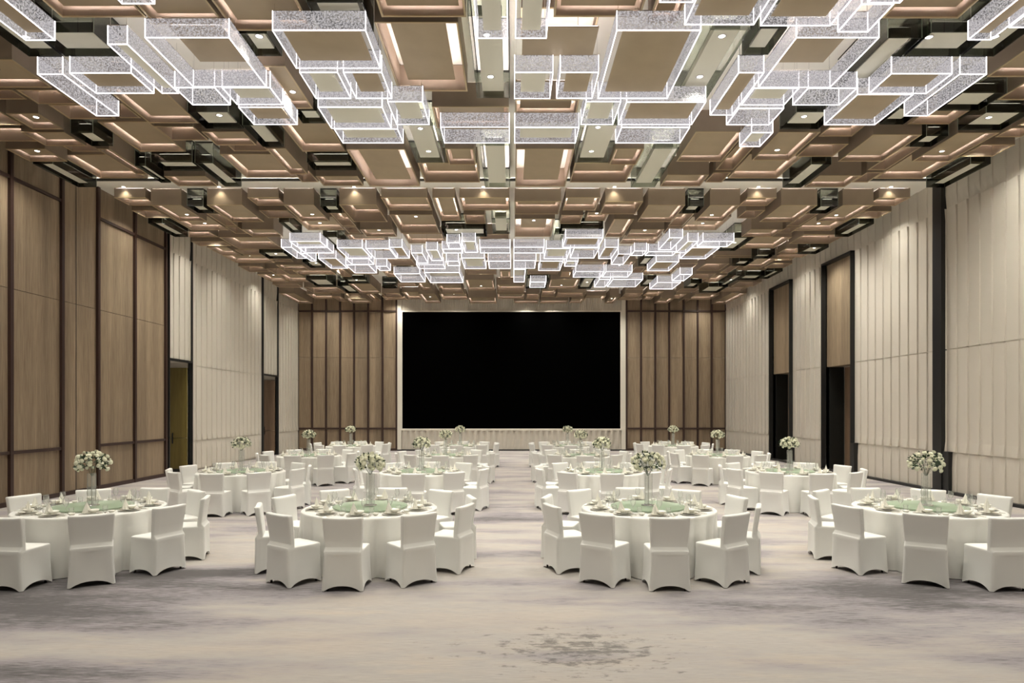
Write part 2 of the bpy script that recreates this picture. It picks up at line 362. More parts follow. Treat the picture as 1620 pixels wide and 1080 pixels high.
# ------------------------------------------------------------------ suspended ceiling boxes
# kind (b bronze, g smoked glass, a acrylic, p bare panel), level, x0, x1, y0, y1, note
BOXES = '''
a - -6.71 -6.31 7.00 8.90 B
g - -7.32 -6.80 7.93 9.77 -
g - -6.77 -5.93 9.14 9.77 -
b 2 -6.16 -5.01 7.74 8.83 -
b 2 -8.86 -7.68 9.90 10.76 -
b 1 -9.35 -8.54 11.01 11.35 -
b 1 -8.47 -7.77 11.01 11.53 -
b 2 -9.18 -8.60 11.70 12.36 -
b 1 -10.31 -9.38 11.70 12.38 -
b 1 -10.69 -9.53 12.49 13.13 -
b 2 -9.50 -8.67 12.48 13.14 -
b 2 -10.44 -9.63 13.29 13.96 -
g - -8.53 -8.10 12.46 13.09 -
b 2 -8.56 -8.30 13.28 14.72 -
b 1 -8.31 -7.45 11.56 12.12 -
b 1 -7.33 -6.95 11.51 12.08 -
b 2 -6.80 -5.87 10.78 12.09 -
b 0 -8.01 -7.03 12.46 13.90 -
b 1 -9.31 -8.68 13.17 13.65 -
b 0 -9.90 -8.75 14.07 15.50 -
g - -10.43 -9.99 14.03 15.50 -
b 1 -6.90 -6.15 12.43 13.07 -
b 2 -6.00 -5.19 12.46 13.10 -
g - -5.83 -5.10 11.59 12.28 -
g - -5.07 -4.64 12.13 13.12 -
b 1 -5.87 -5.14 13.13 13.62 -
g - -7.80 -6.91 13.93 14.44 -
g - -8.27 -8.04 14.14 15.20 -
b 2 -8.01 -7.06 14.84 15.49 -
g - -6.88 -6.49 13.99 15.46 -
b 0 -6.36 -5.12 14.04 15.45 -
b 2 -5.06 -4.66 13.26 14.71 -
b 1 -5.04 -4.64 14.74 15.47 -
b 2 -4.52 -3.56 14.84 15.47 -
g - -4.43 -3.47 13.93 14.40 -
b 0 -4.51 -3.57 12.25 13.90 -
g - -3.91 -3.48 11.54 12.05 -
b 2 -3.42 -2.21 13.31 15.50 W
g - -2.07 -1.45 12.13 13.96 L
b 1 -2.09 -0.77 14.28 15.49 -
b 2 -1.38 -0.79 13.29 14.15 -
g - -0.65 -0.05 13.06 15.50 L
b 2 -1.42 -0.06 11.44 12.31 -
g - -0.60 -0.04 8.76 11.07 L
b 2 -1.91 -0.75 8.94 10.88 W
b 2 -1.78 -0.63 7.74 8.82 -
b 2 -3.94 -2.82 7.74 9.14 -
b 2 -4.98 -4.01 7.74 8.99 -
g - -3.90 -3.48 9.17 9.76 -
b 2 -3.98 -3.55 10.09 11.51 -
g - -2.70 -1.96 8.47 9.13 -
a - -7.21 -6.83 9.80 11.19 N
a - -6.70 -5.77 9.77 10.39 B
a - -5.64 -5.37 9.00 10.39 G
a - -5.03 -3.88 8.84 10.18 RB
a - -5.34 -4.71 10.21 10.78 N
a - -4.59 -3.83 10.21 10.77 G
a - -4.61 -3.84 10.88 11.53 B
a - -3.22 -1.97 8.67 9.63 B
a - -3.21 -2.64 9.75 10.56 G
a - -2.55 -1.97 9.75 10.56 B
a - -3.27 -2.19 10.87 11.69 G
a - -3.23 -2.08 11.72 12.33 G
a - -2.06 -1.48 10.68 11.53 G
a - -1.29 -0.05 11.64 12.33 N
a - -0.47 -0.06 7.67 8.85 G
a - -4.90 -4.49 7.35 8.10 N
a - 0.05 0.47 7.67 8.85 G
b 2 0.57 1.75 7.74 8.82 -
p - 0.13 1.24 9.02 9.79 -
a - 0.04 0.62 9.75 10.57 G
a - 0.73 1.31 9.75 10.56 B
a - 1.41 2.54 8.67 10.56 B
b 2 1.89 2.29 7.96 8.96 -
a - 1.85 2.26 7.35 8.07 N
a - 2.29 3.20 7.45 8.54 B
a - 3.30 4.22 7.45 8.56 B
a - 4.40 4.80 8.11 8.70 N
a - 4.46 4.86 7.35 8.08 N
a - 3.90 5.03 8.84 10.20 RB
g - 2.79 3.35 9.08 11.08 L
g - 3.47 3.86 9.05 9.72 -
a - 3.43 3.81 9.76 11.16 B
g - 5.41 5.90 9.28 10.70 -
g - 5.94 6.77 9.14 9.77 -
g - 6.80 7.30 7.93 9.77 -
a - 6.29 6.60 7.00 8.89 B
a - 6.63 7.00 7.00 8.60 N
a - 5.76 6.68 9.79 10.40 B
a - 6.81 7.21 9.80 11.19 N
a - 5.59 6.49 10.43 11.54 B
a - 4.70 5.47 10.23 10.79 N
a - 3.84 4.60 10.92 11.54 N
a - 3.84 4.55 10.23 10.79 G
a - 4.41 4.80 11.87 12.49 G
a - 1.90 3.21 10.69 11.53 B
a - 1.98 3.21 11.65 12.33 N
a - 1.23 1.80 10.68 11.53 G
a - 0.05 1.21 11.65 12.33 G
b 1 0.06 1.19 11.37 12.28 -
b 2 0.08 1.28 13.29 15.52 W
g - 1.36 2.07 12.13 13.96 L
b 1 1.39 2.73 14.28 15.49 -
b 2 2.13 2.72 13.29 14.15 -
g - 2.86 3.43 13.21 15.50 L
b 2 3.56 4.53 12.48 13.96 -
b 1 4.64 5.04 13.20 14.69 -
b 2 3.56 4.51 14.76 15.50 -
b 1 4.64 5.04 14.85 15.49 -
b 0 5.18 6.37 14.04 15.50 -
b 2 5.17 5.97 12.48 13.90 -
g - 5.11 5.84 11.59 12.30 -
b 0 6.24 6.92 12.57 13.13 -
b 1 6.13 6.92 13.26 13.92 -
g - 6.52 6.96 14.05 15.53 -
b 2 7.06 8.02 14.80 15.56 -
b 1 8.11 8.51 13.39 14.69 -
b 1 8.17 8.54 14.85 15.49 -
b 2 7.06 8.01 12.60 13.96 -
g - 6.89 7.34 11.46 12.10 -
b 0 8.72 9.87 14.07 15.52 -
b 0 7.71 8.51 11.94 12.57 -
g - 8.10 8.53 12.60 13.13 -
g - 8.54 9.36 11.61 12.35 -
g - 7.61 8.36 10.89 11.54 -
b 2 8.66 9.46 12.51 13.96 -
b 1 9.68 10.37 13.29 13.92 -
b 0 9.86 10.38 12.72 13.16 -
g - 9.98 10.42 14.03 15.53 -
b 2 7.67 8.68 9.56 10.41 -
b 1 8.56 9.47 10.71 11.37 -
b 1 9.72 10.46 11.90 12.40 -
b 2 5.08 6.12 7.74 8.85 -
b 0 -10.44 -9.62 16.92 17.59 -
b 2 -9.50 -8.70 16.96 18.38 -
b 1 -10.43 -9.71 17.68 18.36 -
g - -8.54 -8.12 16.95 17.55 -
g - -10.44 -10.03 18.49 19.97 -
b 0 -9.93 -8.77 18.53 19.97 -
b 2 -8.01 -7.09 16.93 18.44 -
b 0 -6.94 -6.13 16.92 17.57 -
b 1 -6.94 -6.16 17.68 18.36 -
b 2 -6.00 -5.20 16.93 18.38 -
b 1 -8.52 -8.16 17.97 19.18 -
b 1 -8.57 -8.19 19.27 19.99 -
b 2 -8.05 -7.11 19.22 20.02 -
b 1 -9.29 -7.78 20.44 21.93 -
b 0 -10.41 -9.46 20.11 20.77 -
b 1 -10.42 -9.36 20.94 21.50 -
b 0 -10.44 -9.76 22.07 23.24 -
g - -6.65 -6.35 18.39 19.49 -
b 0 -6.32 -5.18 18.59 19.97 -
a - -6.73 -5.81 19.53 20.20 G
a - -6.72 -5.80 20.28 20.96 N
a - -7.24 -6.92 20.24 21.72 N
a - -6.89 -6.72 21.06 22.12 N
g - -5.04 -4.62 16.95 17.53 -
b 2 -4.53 -3.56 16.91 18.44 H
b 0 -3.44 -2.22 16.92 17.99 -
b 1 -5.06 -4.64 17.91 19.18 -
b 1 -5.05 -4.66 19.27 19.96 -
b 2 -4.53 -3.57 19.22 20.02 -
b 1 -3.44 -2.23 18.07 19.96 -
b 0 -5.31 -4.14 20.47 21.56 -
b 0 -3.45 -2.22 20.40 21.56 -
g - -5.87 -5.43 20.00 21.54 -
a - -5.51 -4.72 20.32 21.70 G
a - -4.62 -3.88 20.38 21.74 N
a - -3.85 -3.45 20.24 21.70 B
a - -3.28 -2.92 20.98 22.42 N
a - -3.36 -2.41 22.67 23.30 N
a - -2.74 -2.38 20.60 22.04 G
b 0 -2.09 -1.50 16.92 18.97 -
b 0 -1.38 -0.07 16.92 17.98 -
b 1 -1.36 -0.77 18.08 18.94 -
g - -0.58 -0.06 18.01 19.59 L
g - -2.09 -0.77 19.08 19.92 -
b 1 -1.02 -0.09 20.11 20.73 -
b 1 -2.11 -1.74 20.47 21.05 -
a - -1.99 -1.60 19.70 20.40 N
a - -1.52 -1.11 19.53 20.89 G
a - -2.22 -1.60 20.48 20.98 N
a - -1.02 -0.06 20.28 20.98 N
b 2 -1.02 -0.07 22.27 23.18 -
a - -1.70 -0.93 21.68 23.30 G
a - -0.82 -0.05 22.14 23.30 N
a - -2.26 -1.84 22.14 22.82 N
b 1 -1.81 -0.62 25.20 26.02 -
b 2 -1.96 -0.77 26.72 28.98 -
b 2 -0.48 -0.06 25.06 26.59 -
a - -3.26 -1.96 23.97 25.88 N
a - -4.43 -3.46 24.20 25.73 N
b 2 -2.11 -0.77 30.95 32.56 -
b 0 -3.51 -2.21 30.99 32.52 -
b 2 -4.35 -3.57 29.93 32.49 -
b 1 -3.30 -2.25 28.41 30.33 -
b 1 -9.47 -8.65 22.01 22.78 -
g - -8.62 -7.79 21.96 22.83 -
b 1 -8.77 -8.06 23.40 23.80 -
b 0 -10.45 -8.97 23.27 24.40 -
b 1 -10.42 -9.57 24.53 25.55 -
b 2 -8.77 -7.80 23.92 24.78 -
b 1 -9.52 -8.98 24.94 26.02 -
g - -7.58 -7.04 23.32 24.32 -
b 0 -10.47 -9.71 26.50 28.02 -
b 0 -9.67 -8.71 26.53 28.02 -
b 0 -8.78 -7.22 25.78 26.50 -
g - -8.48 -7.63 26.53 27.98 -
b 1 -10.42 -9.33 28.05 28.80 -
b 1 -9.30 -7.80 28.78 30.20 -
b 2 -10.77 -10.07 29.77 32.60 -
b 0 -9.87 -8.75 30.99 32.37 -
b 2 -6.99 -6.04 27.52 29.77 -
g - -7.54 -7.02 27.84 29.59 -
b 1 -7.87 -7.29 30.35 31.11 -
b 2 -8.10 -7.08 31.14 32.53 -
b 1 -8.70 -8.26 31.11 32.51 -
b 0 -7.04 -6.67 31.09 33.11 -
b 1 -6.12 -5.29 30.27 31.39 -
b 0 -6.39 -5.25 31.68 32.59 -
b 0 -5.22 -4.38 30.49 32.46 -
g - -6.96 -6.03 26.53 27.29 -
b 0 -5.46 -4.25 28.41 29.08 -
g - -5.66 -5.04 28.13 28.38 -
b 2 -4.03 -3.57 27.36 28.92 -
b 0 -5.21 -4.79 25.90 26.98 -
g - -4.39 -3.93 24.46 25.03 -
b 1 -4.69 -3.64 23.40 24.43 -
b 1 -3.77 -2.85 24.64 25.64 -
b 1 -6.94 -6.57 24.93 26.49 -
a - -6.52 -5.93 21.72 23.26 B
a - -5.61 -4.84 21.77 22.62 N
a - -5.85 -5.05 22.70 24.05 N
a - -4.84 -4.45 22.92 23.62 N
b 0 -6.52 -5.48 25.43 26.50 -
b 0 -7.01 -6.09 22.68 23.61 -
b 1 0.07 1.29 16.93 18.01 -
b 1 0.08 1.23 18.44 20.36 W
b 0 1.41 2.32 16.92 17.99 -
b 1 2.45 3.44 16.93 18.01 -
b 1 1.39 2.00 18.11 18.94 -
b 0 2.14 2.73 18.18 18.99 -
g - 1.42 2.69 19.02 19.63 -
b 2 2.88 3.44 18.18 20.04 -
b 2 3.58 4.55 16.94 18.44 -
g - 4.63 5.04 16.95 17.55 -
b 1 4.64 5.08 17.97 19.18 -
b 1 4.68 5.08 19.34 19.96 -
b 2 3.55 4.54 19.22 20.06 -
b 0 3.60 4.78 20.55 21.61 -
b 0 5.21 6.32 18.59 19.97 -
b 2 5.21 6.00 16.96 18.38 -
b 0 6.18 6.95 16.93 17.60 -
b 1 6.42 6.94 17.68 18.40 -
b 2 7.08 8.03 16.96 18.44 -
b 1 8.16 8.54 17.97 19.18 -
b 1 8.22 8.61 19.34 19.96 -
b 2 7.13 8.07 19.22 20.04 -
b 0 8.75 9.90 18.59 20.04 -
b 0 7.84 9.02 20.77 22.22 -
g - 6.93 7.51 20.07 21.72 -
b 1 9.11 10.45 20.11 21.22 -
g - 9.99 10.42 18.56 19.95 -
b 2 8.70 9.51 16.96 18.42 -
g - 8.12 8.57 16.95 17.59 -
b 0 9.63 10.45 16.92 17.60 -
b 1 9.70 10.44 17.74 18.40 -
b 0 9.45 10.08 22.19 22.96 -
g - 9.82 10.44 21.25 22.16 -
g - 8.48 9.08 22.25 22.83 -
b 1 7.22 8.66 22.86 23.19 -
a - 5.79 6.72 19.53 20.16 N
a - 5.33 5.64 19.53 20.93 G
a - 4.67 5.06 19.12 20.56 N
a - 5.67 6.53 20.30 21.76 B
a - 4.40 5.30 20.81 21.32 N
a - 3.93 4.32 20.70 21.32 N
a - 3.48 3.90 21.12 22.60 N
a - 2.92 3.34 20.24 21.76 B
a - 1.96 2.75 20.32 21.68 N
a - 1.59 2.70 19.15 20.24 B
a - 1.08 1.85 20.40 21.76 G
a - 0.06 1.01 20.24 20.98 N
g - 1.26 1.59 19.66 21.52 L
b 2 0.07 0.86 22.27 23.11 -
a - 0.06 0.82 22.04 23.26 N
a - 0.97 1.75 22.14 23.62 B
a - 1.86 2.27 22.12 22.91 G
a - 0.07 0.49 23.43 25.75 N
b 2 2.50 3.48 23.41 24.85 -
b 2 3.61 4.49 23.41 24.85 -
a - 2.35 3.40 23.81 24.81 N
a - 3.47 4.44 23.81 24.77 N
b 1 0.61 1.84 25.20 26.01 -
b 1 1.96 2.36 25.55 26.49 -
b 2 1.59 2.81 26.59 28.68 -
g - 2.91 3.47 26.24 28.53 -
g - 0.60 1.50 26.24 28.42 -
a - 0.74 1.36 25.75 26.87 N
a - 3.42 3.86 25.25 26.80 N
a - 3.95 5.12 25.25 26.76 N
g - 4.68 5.04 22.74 24.00 -
a - 4.97 5.75 22.23 23.68 B
b 0 5.30 6.49 25.43 26.49 -
b 1 4.73 5.13 24.75 25.78 -
b 1 6.24 6.94 24.11 24.85 -
b 1 7.23 8.13 24.11 25.29 -
b 1 7.40 8.21 25.90 26.85 -
a - 6.33 6.79 24.30 25.50 N
a - 5.82 6.76 25.84 27.24 N
g - 5.56 5.94 26.52 27.96 -
b 0 8.07 8.35 27.40 28.21 -
g - 7.56 8.04 27.29 28.36 -
g - 8.55 9.40 28.05 29.50 -
b 1 7.63 8.45 29.16 29.94 -
b 0 8.87 10.03 31.16 32.59 -
b 2 7.17 7.85 31.12 32.60 -
b 0 7.88 8.39 30.99 32.22 -
b 0 6.39 7.14 30.33 31.47 -
b 1 5.31 6.14 30.27 31.46 -
b 0 5.34 6.51 32.22 32.69 -
b 0 6.57 7.00 31.68 32.59 -
b 2 4.69 5.11 30.77 32.60 -
b 0 3.64 4.61 31.51 33.11 -
b 2 2.89 3.50 31.32 32.49 -
b 2 1.40 2.77 31.66 32.56 -
b 1 2.12 3.47 30.10 31.29 -
b 1 1.39 2.03 29.47 31.10 -
b 1 0.68 1.31 30.43 31.79 -
b 2 0.09 1.31 31.82 32.56 -
b 2 -0.70 0.58 29.97 31.26 -
b 1 -0.68 0.57 28.27 29.94 -
b 1 8.45 8.84 31.82 33.15 -
b 1 5.19 5.98 28.41 29.31 -
g - 8.19 8.70 23.22 24.00 -
b 2 8.73 9.42 22.92 24.34 -
b 0 9.57 10.60 23.05 23.53 -
b 0 9.53 10.35 23.63 24.00 -
b 1 9.73 10.48 24.11 24.86 -
b 1 8.30 8.63 24.43 25.75 -
b 0 8.93 10.06 25.43 25.68 -
g - 10.12 10.45 24.89 26.36 -
g - 9.31 10.09 25.71 26.62 -
g - 8.96 9.28 25.74 27.98 -
b 1 9.70 10.68 27.57 28.53 -
b 1 9.61 10.55 28.71 29.72 -
b 0 8.38 8.90 26.63 28.02 -
b 2 10.12 10.84 29.77 32.72 -
'''
DH = {'a': 5.10, 'g': 5.35, 'p': 5.62, 'b0': 5.56, 'b1': 5.46, 'b2': 5.37}
LAMPS = [(57,185),(42,58),(410,57),(463,145),(770,55),(776,121),(1142,57),(1107,121),(347,182),(665,203),(678,239),(946,201),(935.5,239),(1229.6,237),
 (1272,184),(1469.6,58.5),(1574,58),(1564.4,185.5),(1490,239),(295.6,339),(324,353),(494,338.7),(506,352.4),(750.6,342),(722,363),(944,337),(905,358),
 (1126,339.7),(1111.7,352.8),(1323,340),(295+1000,353),(1311,373.7),(1288,392),(500,415.6),(564,442.5),(761,452),(888,451),(980,419.5),(1126,420),(980,460),(1058,466),(1222,428)]
def ring(bm, x0, x1, y0, y1, z0, z1, t):
    """four walls around a rectangle, mitred into one hollow frame"""
    o = [(x0,y0),(x1,y0),(x1,y1),(x0,y1)]; i = [(x0+t,y0+t),(x1-t,y0+t),(x1-t,y1-t),(x0+t,y1-t)]
    v = [[bm.verts.new((x, y, z)) for x, y in q] for q, z in ((o,z0),(o,z1),(i,z1),(i,z0))]
    for a in range(4):
        c = (a+1) % 4
        for r in range(4):
            s = (r+1) % 4; bm.faces.new((v[r][a], v[r][c], v[s][c], v[s][a]))
def spot(name, loc, parent, watts, size=PI*.66, blend=1.0, rot=(0,0,0), rad=.06, col=(1,.968,.865)):
    ld = bpy.data.lights.new(name, 'SPOT'); ld.energy = watts; ld.spot_size = size; ld.spot_blend = blend
    ld.shadow_soft_size = rad; ld.color = col
    o = bpy.data.objects.new(name, ld); COL.objects.link(o); o.parent = parent; o.location = loc; o.rotation_euler = rot; return o
bm = newbm(); lathe(bm, [(.062,0),(.062,-.006),(.050,-.010),(.044,.002),(.044,.012)], 24); ME_TRIM = mesh('downlight', bm, True); ME_TRIM.materials.append(M['chrome'])
bm = newbm(); lathe(bm, [(0,-.003),(.043,-.003),(.043,.004),(0,.004)], 20); ME_LENS = mesh('lens', bm); ME_LENS.materials.append(M['lens'])
def downlight(parent, x, y, z, watts, name='downlight'):
    t = obj(name, ME_TRIM, None, parent, (x, y, z)); obj('lens', ME_LENS, None, t)
    return t
recs = []
for l in BOXES.strip().splitlines():
    p = l.split(); recs.append([p[0], p[1]] + [float(q) for q in p[2:6]] + [p[6]])
KN = {'b': 'bronze_coffer', 'g': 'smoked_glass_box', 'a': 'lit_acrylic_box', 'p': 'floating_panel'}
KD = {'b': 'bronze coffer box', 'g': 'dark smoked-glass box', 'a': 'glowing bubble-acrylic box', 'p': 'bare bronze panel'}
KC = {'b': 'ceiling box', 'g': 'glass ceiling box', 'a': 'ceiling light', 'p': 'ceiling panel'}
rows = {}
for r in recs:
    near = r[5] < 16.3
    q = (near, int((16.3-r[5])/1.35) if near else int((r[5]-16.9)/1.9), r[0]); r.append(q); rows.setdefault(q, []).append(r)
for q in rows: rows[q].sort(key=lambda r: r[2]+r[3])
for r in recs:
    k, lv, x0, x1, y0, y1, fl, q = r
    dh = DH[k] if k != 'b' else DH['b'+lv]; zb = EYE+dh; i = rows[q].index(r); w, d = x1-x0, y1-y0
    shape = 'long narrow' if d > 1.7*w else 'wide' if w > 1.7*d else 'small' if w*d < .7 else 'large' if w*d > 1.6 else 'squarish'
    depth = '' if k != 'b' else ' hanging low' if lv == '2' else ' set high' if lv == '0' else ''
    label = '%s %s%s, %s from left, %s row %s' % (shape, KD[k], depth, ordinal(i), ordinal(q[1]), 'before the white strip' if q[0] else 'past the white strip')
    cx, cy = (x0+x1)/2, (y0+y1)/2
    t = thing(KN[k], label, KC[k], (cx, cy, zb), 0, {'b': 'bronze coffers of the ceiling', 'g': 'smoked glass ceiling boxes', 'a': 'glowing acrylic ceiling boxes'}.get(k))
    a, c, e, f = -w/2, w/2, -d/2, d/2; top = HC-zb
    ins = .19 if 'W' in fl else min(.09, .2*min(w, d)); pm = M['panel_b']; th = .02
    if k == 'b':
        hi = lv != '2' or 'H' in fl
        pz = (EYE+5.70 - zb) if hi else .10
    elif k == 'g': pz = .07; pm = M['panel_g']; th = .14; ins = min(.10, .2*min(w, d))
    elif k == 'p': pz = 5.36-5.62; ins = .02
    else: pz = .06; pm = M['panel_g'] if 'G' in fl else M['panel_b']; ins = min(.10, .2*min(w, d))
    if 'R' in fl: pz = .28; ins = .21
    bm = newbm()
    if k in 'bp':
        ring(bm, a, c, e, f, .012, top-.014, .022)
        for X in (a, c-.03):
            for Y in (e, f-.03): box(bm, X, X+.03, Y, Y+.03, top-.014, top)
        fr = obj('frame', bm, M['bronze'], t)
        bm = newbm(); ring(bm, a-.002, c+.002, e-.002, f+.002, 0, .013, .026); obj('rim', bm, M['rim'], fr)
    elif k == 'g':
        ring(bm, a, c, e, f, 0, top, .010); fr = obj('glass_sides', bm, M['lightglass'] if 'L' in fl else M['smoke'], t)
        bm = newbm(); ring(bm, a-.002, c+.002, e-.002, f+.002, top-.03, top-.001, .02); obj('top_channel', bm, M['darkline'], fr)
        bm = newbm(); s = .004
        for X in (a, c):
            for Y in (e, f): box(bm, X-s, X+s, Y-s, Y+s, .002, top-.03)
        obj('corner_edges', bm, M['glassedge'], fr)
    else:
        ring(bm, a, c, e, f, 0, .26, .010); fr = obj('acrylic_sides', bm, M['acrylic'], t)
        bm = newbm(); s = .0055
        ring(bm, a-s, c+s, e-s, f+s, -s, s, 2*s)
        for X in (a, c):
            for Y in (e, f): box(bm, X-s, X+s, Y-s, Y+s, s, .262)
        obj('lit_edges', bm, M['edge'], fr)
        bm = newbm(); ring(bm, a-.003, c+.003, e-.003, f+.003, .26, .272, .014); obj('top_frame', bm, M['chrome'], fr)
        bm = newbm()
        for X in (a+.02, c-.02):
            for Y in (e+.02, f-.02):
                rt = top
                for q in recs:
                    if q[0] != 'a' and q[2] < cx+X < q[3] and q[4] < cy+Y < q[5]: rt = min(rt, {'b0': 5.70, 'b1': 5.70, 'b2': 5.47}.get(q[0]+q[1], 5.42)-5.10)
                box(bm, X-.003, X+.003, Y-.003, Y+.003, .255, rt)
        obj('suspension_rods', bm, M['chrome'], t)
    if not (k == 'a' and 'N' in fl):
        bm = newbm(); box(bm, a+ins, c-ins, e+ins, f-ins, pz, pz+th)
        for X in ((-.25*w, .25*w) if k != 'a' else ()): box(bm, X-.004, X+.004, -.004, .004, pz+th, top)
        obj('inner_panel', bm, pm, t)
        if k in 'bpg' or 'R' in fl:
            bm = newbm(); ring(bm, a+ins+.02, c-ins-.02, e+ins+.02, f-ins-.02, pz+th+.001, pz+th+.013, .014)
            obj('light_strip', bm, M['led'], t)
    r.append((t, zb+pz))
nsp = 0; lit = set()
for (px, py) in LAMPS:
    best = None
    for r in recs:
        if r[0] == 'a': continue
        t, zp = r[8]; Z = (zp-EYE)*F/(HY-py); X = (px-CX)*Z/F
        if r[2]+.08 < X < r[3]-.08 and r[4]+.08 < Z < r[5]-.08:
            if best is None or Z < best[1]: best = (r, Z, X, zp)
    if best:
        r, Z, X, zp = best; t = r[8][0]; lit.add(id(r))
        downlight(t, X-t.location.x, Z-t.location.y, zp-t.location.z-.001, 0)
        spot('lamp', (X-t.location.x, Z-t.location.y, zp-t.location.z-.02), t, SPOT_W); nsp += 1
    else:
        Z = DC*F/(HY-py); X = (px-CX)*Z/F; print('lamp on slab', px, py, round(X,2), round(Z,2))
for (X, Z, w_) in [(s*9.7, z, .62) for s in (-1, 1) for z in (9, 11.5, 14, 18.0, 21, 24, 27, 30)] + [(x, z, 1.0) for x in (-7, -4.2, -1.5, 1.5, 4.2, 7) for z in (22, 26, 30)] + [(x, 31.6, .8) for x in (-9, -5.6, -2.5, 0, 2.5, 5.6, 9)]:  # extra downlights added to brighten the side walls and the rear of the hall
    q = sorted((r for r in recs if r[0] in 'bg' and id(r) not in lit and r[5]-r[4] > .3 and not any(q[0] == 'a' and q[2]-.35 < (r[2]+r[3])/2 < q[3]+.35 and q[4]-.35 < (r[4]+r[5])/2 < q[5]+.35 for q in recs)), key=lambda r: math.hypot((r[2]+r[3])/2-X, (r[4]+r[5])/2-Z))[0]
    t, zp = q[8]; lit.add(id(q)); nsp += 1
    downlight(t, 0, 0, zp-t.location.z-.001, 0); spot('lamp', (0, 0, zp-t.location.z-.02), t, SPOT_W*w_, PI*.74)
print('lamps in boxes', nsp)
b = newbm(); box(b, -HW+.12, HW-.12, 16.18, 16.27, HC-.055, HC-.035); box(b, -HW+.12, HW-.12, 16.172, 16.18, HC-.055, HC-.016); cv = trim(b, M['darkline'])  # fascia with a light strip, added to brighten the white ceiling strip
b = newbm(); box(b, -HW+.3, HW-.3, 16.225, 16.24, HC-.034, HC-.026); obj('added_cove_light', b, M['cove'], cv)
b = newbm()
for k in range(19): box(b, -9.9+k*1.1-.01, -9.9+k*1.1+.01, 16.24, 16.26, HC-.036, HC)
obj('added_cove_bracket', b, M['darkline'], cv)
# fittings let into the plain ceiling: the white strip, and unseen ones added to light the near hall
for i, px in enumerate((200, 350, 562, 765, 971, 1197, 1405)):
    Y = 16.83; X = (px-CX)*16.96/F
    t = thing('downlight', 'small chrome downlight in the white ceiling strip, %s from the left' % ordinal(i), 'downlight', (X, Y, HC-.001), 0, 'downlights in the white strip')
    obj('trim_ring', ME_TRIM, None, t); obj('lens', ME_LENS, None, t)
    spot('lamp', (0, 0, -.02), t, 11, 1.9, 1.0, (.05, 0, 0), .02, (1, .90, .66))
for i, X in enumerate((-8.4, -4.8, -1.6, 1.6, 4.8, 8.4)):
    for j, Y in enumerate((5.2, 1.2, -3.0)):
        t = thing('downlight', 'added chrome ceiling downlight behind the camera, %s from left, %s row back' % (ordinal(i), ordinal(j)), 'downlight', (X, Y, HC-.001), 0, 'added downlights over the front of the hall')
        obj('trim_ring', ME_TRIM, None, t); obj('lens', ME_LENS, None, t)
        spot('lamp', (0, 0, -.02), t, SPOT_W*(1.15, .6, .35)[j])
# ------------------------------------------------------------------ banquet chairs
def rrect(hw, y0, y1, r, n=4, m=6):
    """rounded rectangle as (x, y, side, u): u runs -1..1 along each side"""
    out = []
    cs = [(hw-r, y1-r, 0), (-hw+r, y1-r, PI/2), (-hw+r, y0+r, PI), (hw-r, y0+r, 1.5*PI)]
    for k in range(4):
        cx, cy, a0 = cs[k]
        for i in range(n+1):
            a = a0+PI/2*i/n; out.append((cx+r*math.cos(a), cy+r*math.sin(a), None))
        nx, ny, _ = cs[(k+1) % 4]; a1 = a0+PI/2
        sx, sy = cx+r*math.cos(a1), cy+r*math.sin(a1); ex, ey = nx+r*math.cos(a1), ny+r*math.sin(a1)
        for i in range(1, m):
            t = i/m; out.append((sx+(ex-sx)*t, sy+(ey-sy)*t, 2*t-1))
    return out
def loft(bm, rings, cap0=False, cap1=True):
    R = [[bm.verts.new(p) for p in r] for r in rings]; n = len(R[0])
    for a, b in zip(R, R[1:]):
        for i in range(n): bm.faces.new((a[i], a[(i+1) % n], b[(i+1) % n], b[i]))
    if cap1: bm.faces.new(R[-1])
    if cap0: bm.faces.new(R[0][::-1])
def chair_meshes():
    bm = newbm(); rings = []
    for t in (1, .93, .8, .6, .4, .2, .06, 0):
        pts = rrect(.208+.022*t**2, -.235-.004*t, .225+.006*t, .028, 4, 8); ring_ = []
        for x, y, u in pts:
            e = 0 if u is None else (1-abs(u)**2.4)
            hem = .006+.058*e
            z = .452*(1-t)+hem*t
            pull = .014*math.sin(PI*t)*e + .010*t*e
            if abs(y+.235) < .03 or abs(y-.225) < .03: y2 = y*(1-pull/.23) if u is not None else y
            else: y2 = y
            x2 = x*(1-pull/.21) if (u is not None and abs(x) > .19) else x
            ring_.append((x2, y2, z))
        rings.append(ring_)
    for s, z in ((.985, .462), (.94, .468), (.6, .474), (.15, .476)):
        rings.append([(x*s, (y+.005)*s-.005, z) for x, y, u in rrect(.208, -.235, .225, .028, 4, 8)])
    loft(bm, rings); skirt = mesh('seat_cover', bm, True); skirt.materials.append(M['cover'])
    bm = newbm(); rings = []
    prof = [(.415,.2060,-.2330,-.15),(.442,.2075,-.2345,-.14),(.450,.2075,-.2335,-.136),(.462,.2065,-.226,-.136),(.497,.203,-.200,-.136),(.510,.204,-.198,-.137),
            (.60,.210,-.208,-.147),(.72,.217,-.226,-.162),(.80,.222,-.240,-.172),(.820,.2225,-.244,-.176),(.832,.219,-.243,-.182),(.838,.208,-.236,-.192)]
    for z, hw, yb, yf in prof:
        rings.append([(x, y, z+(.012*(abs(x)/.22)**3 if z > .78 else 0)) for x, y, u in rrect(hw, yb, yf, min(.016, (yf-yb)/2.2), 3, 6)])
    loft(bm, rings); back = mesh('back_cover', bm, True); back.materials.append(M['cover'])
    bm = newbm(); lathe(bm, [(0,0),(.013,0),(.015,.40),(0,.40)], 8); leg = mesh('leg', bm, True); leg.materials.append(M['chair_leg'])
    return skirt, back, leg
SKIRT, BACK, LEG = chair_meshes()
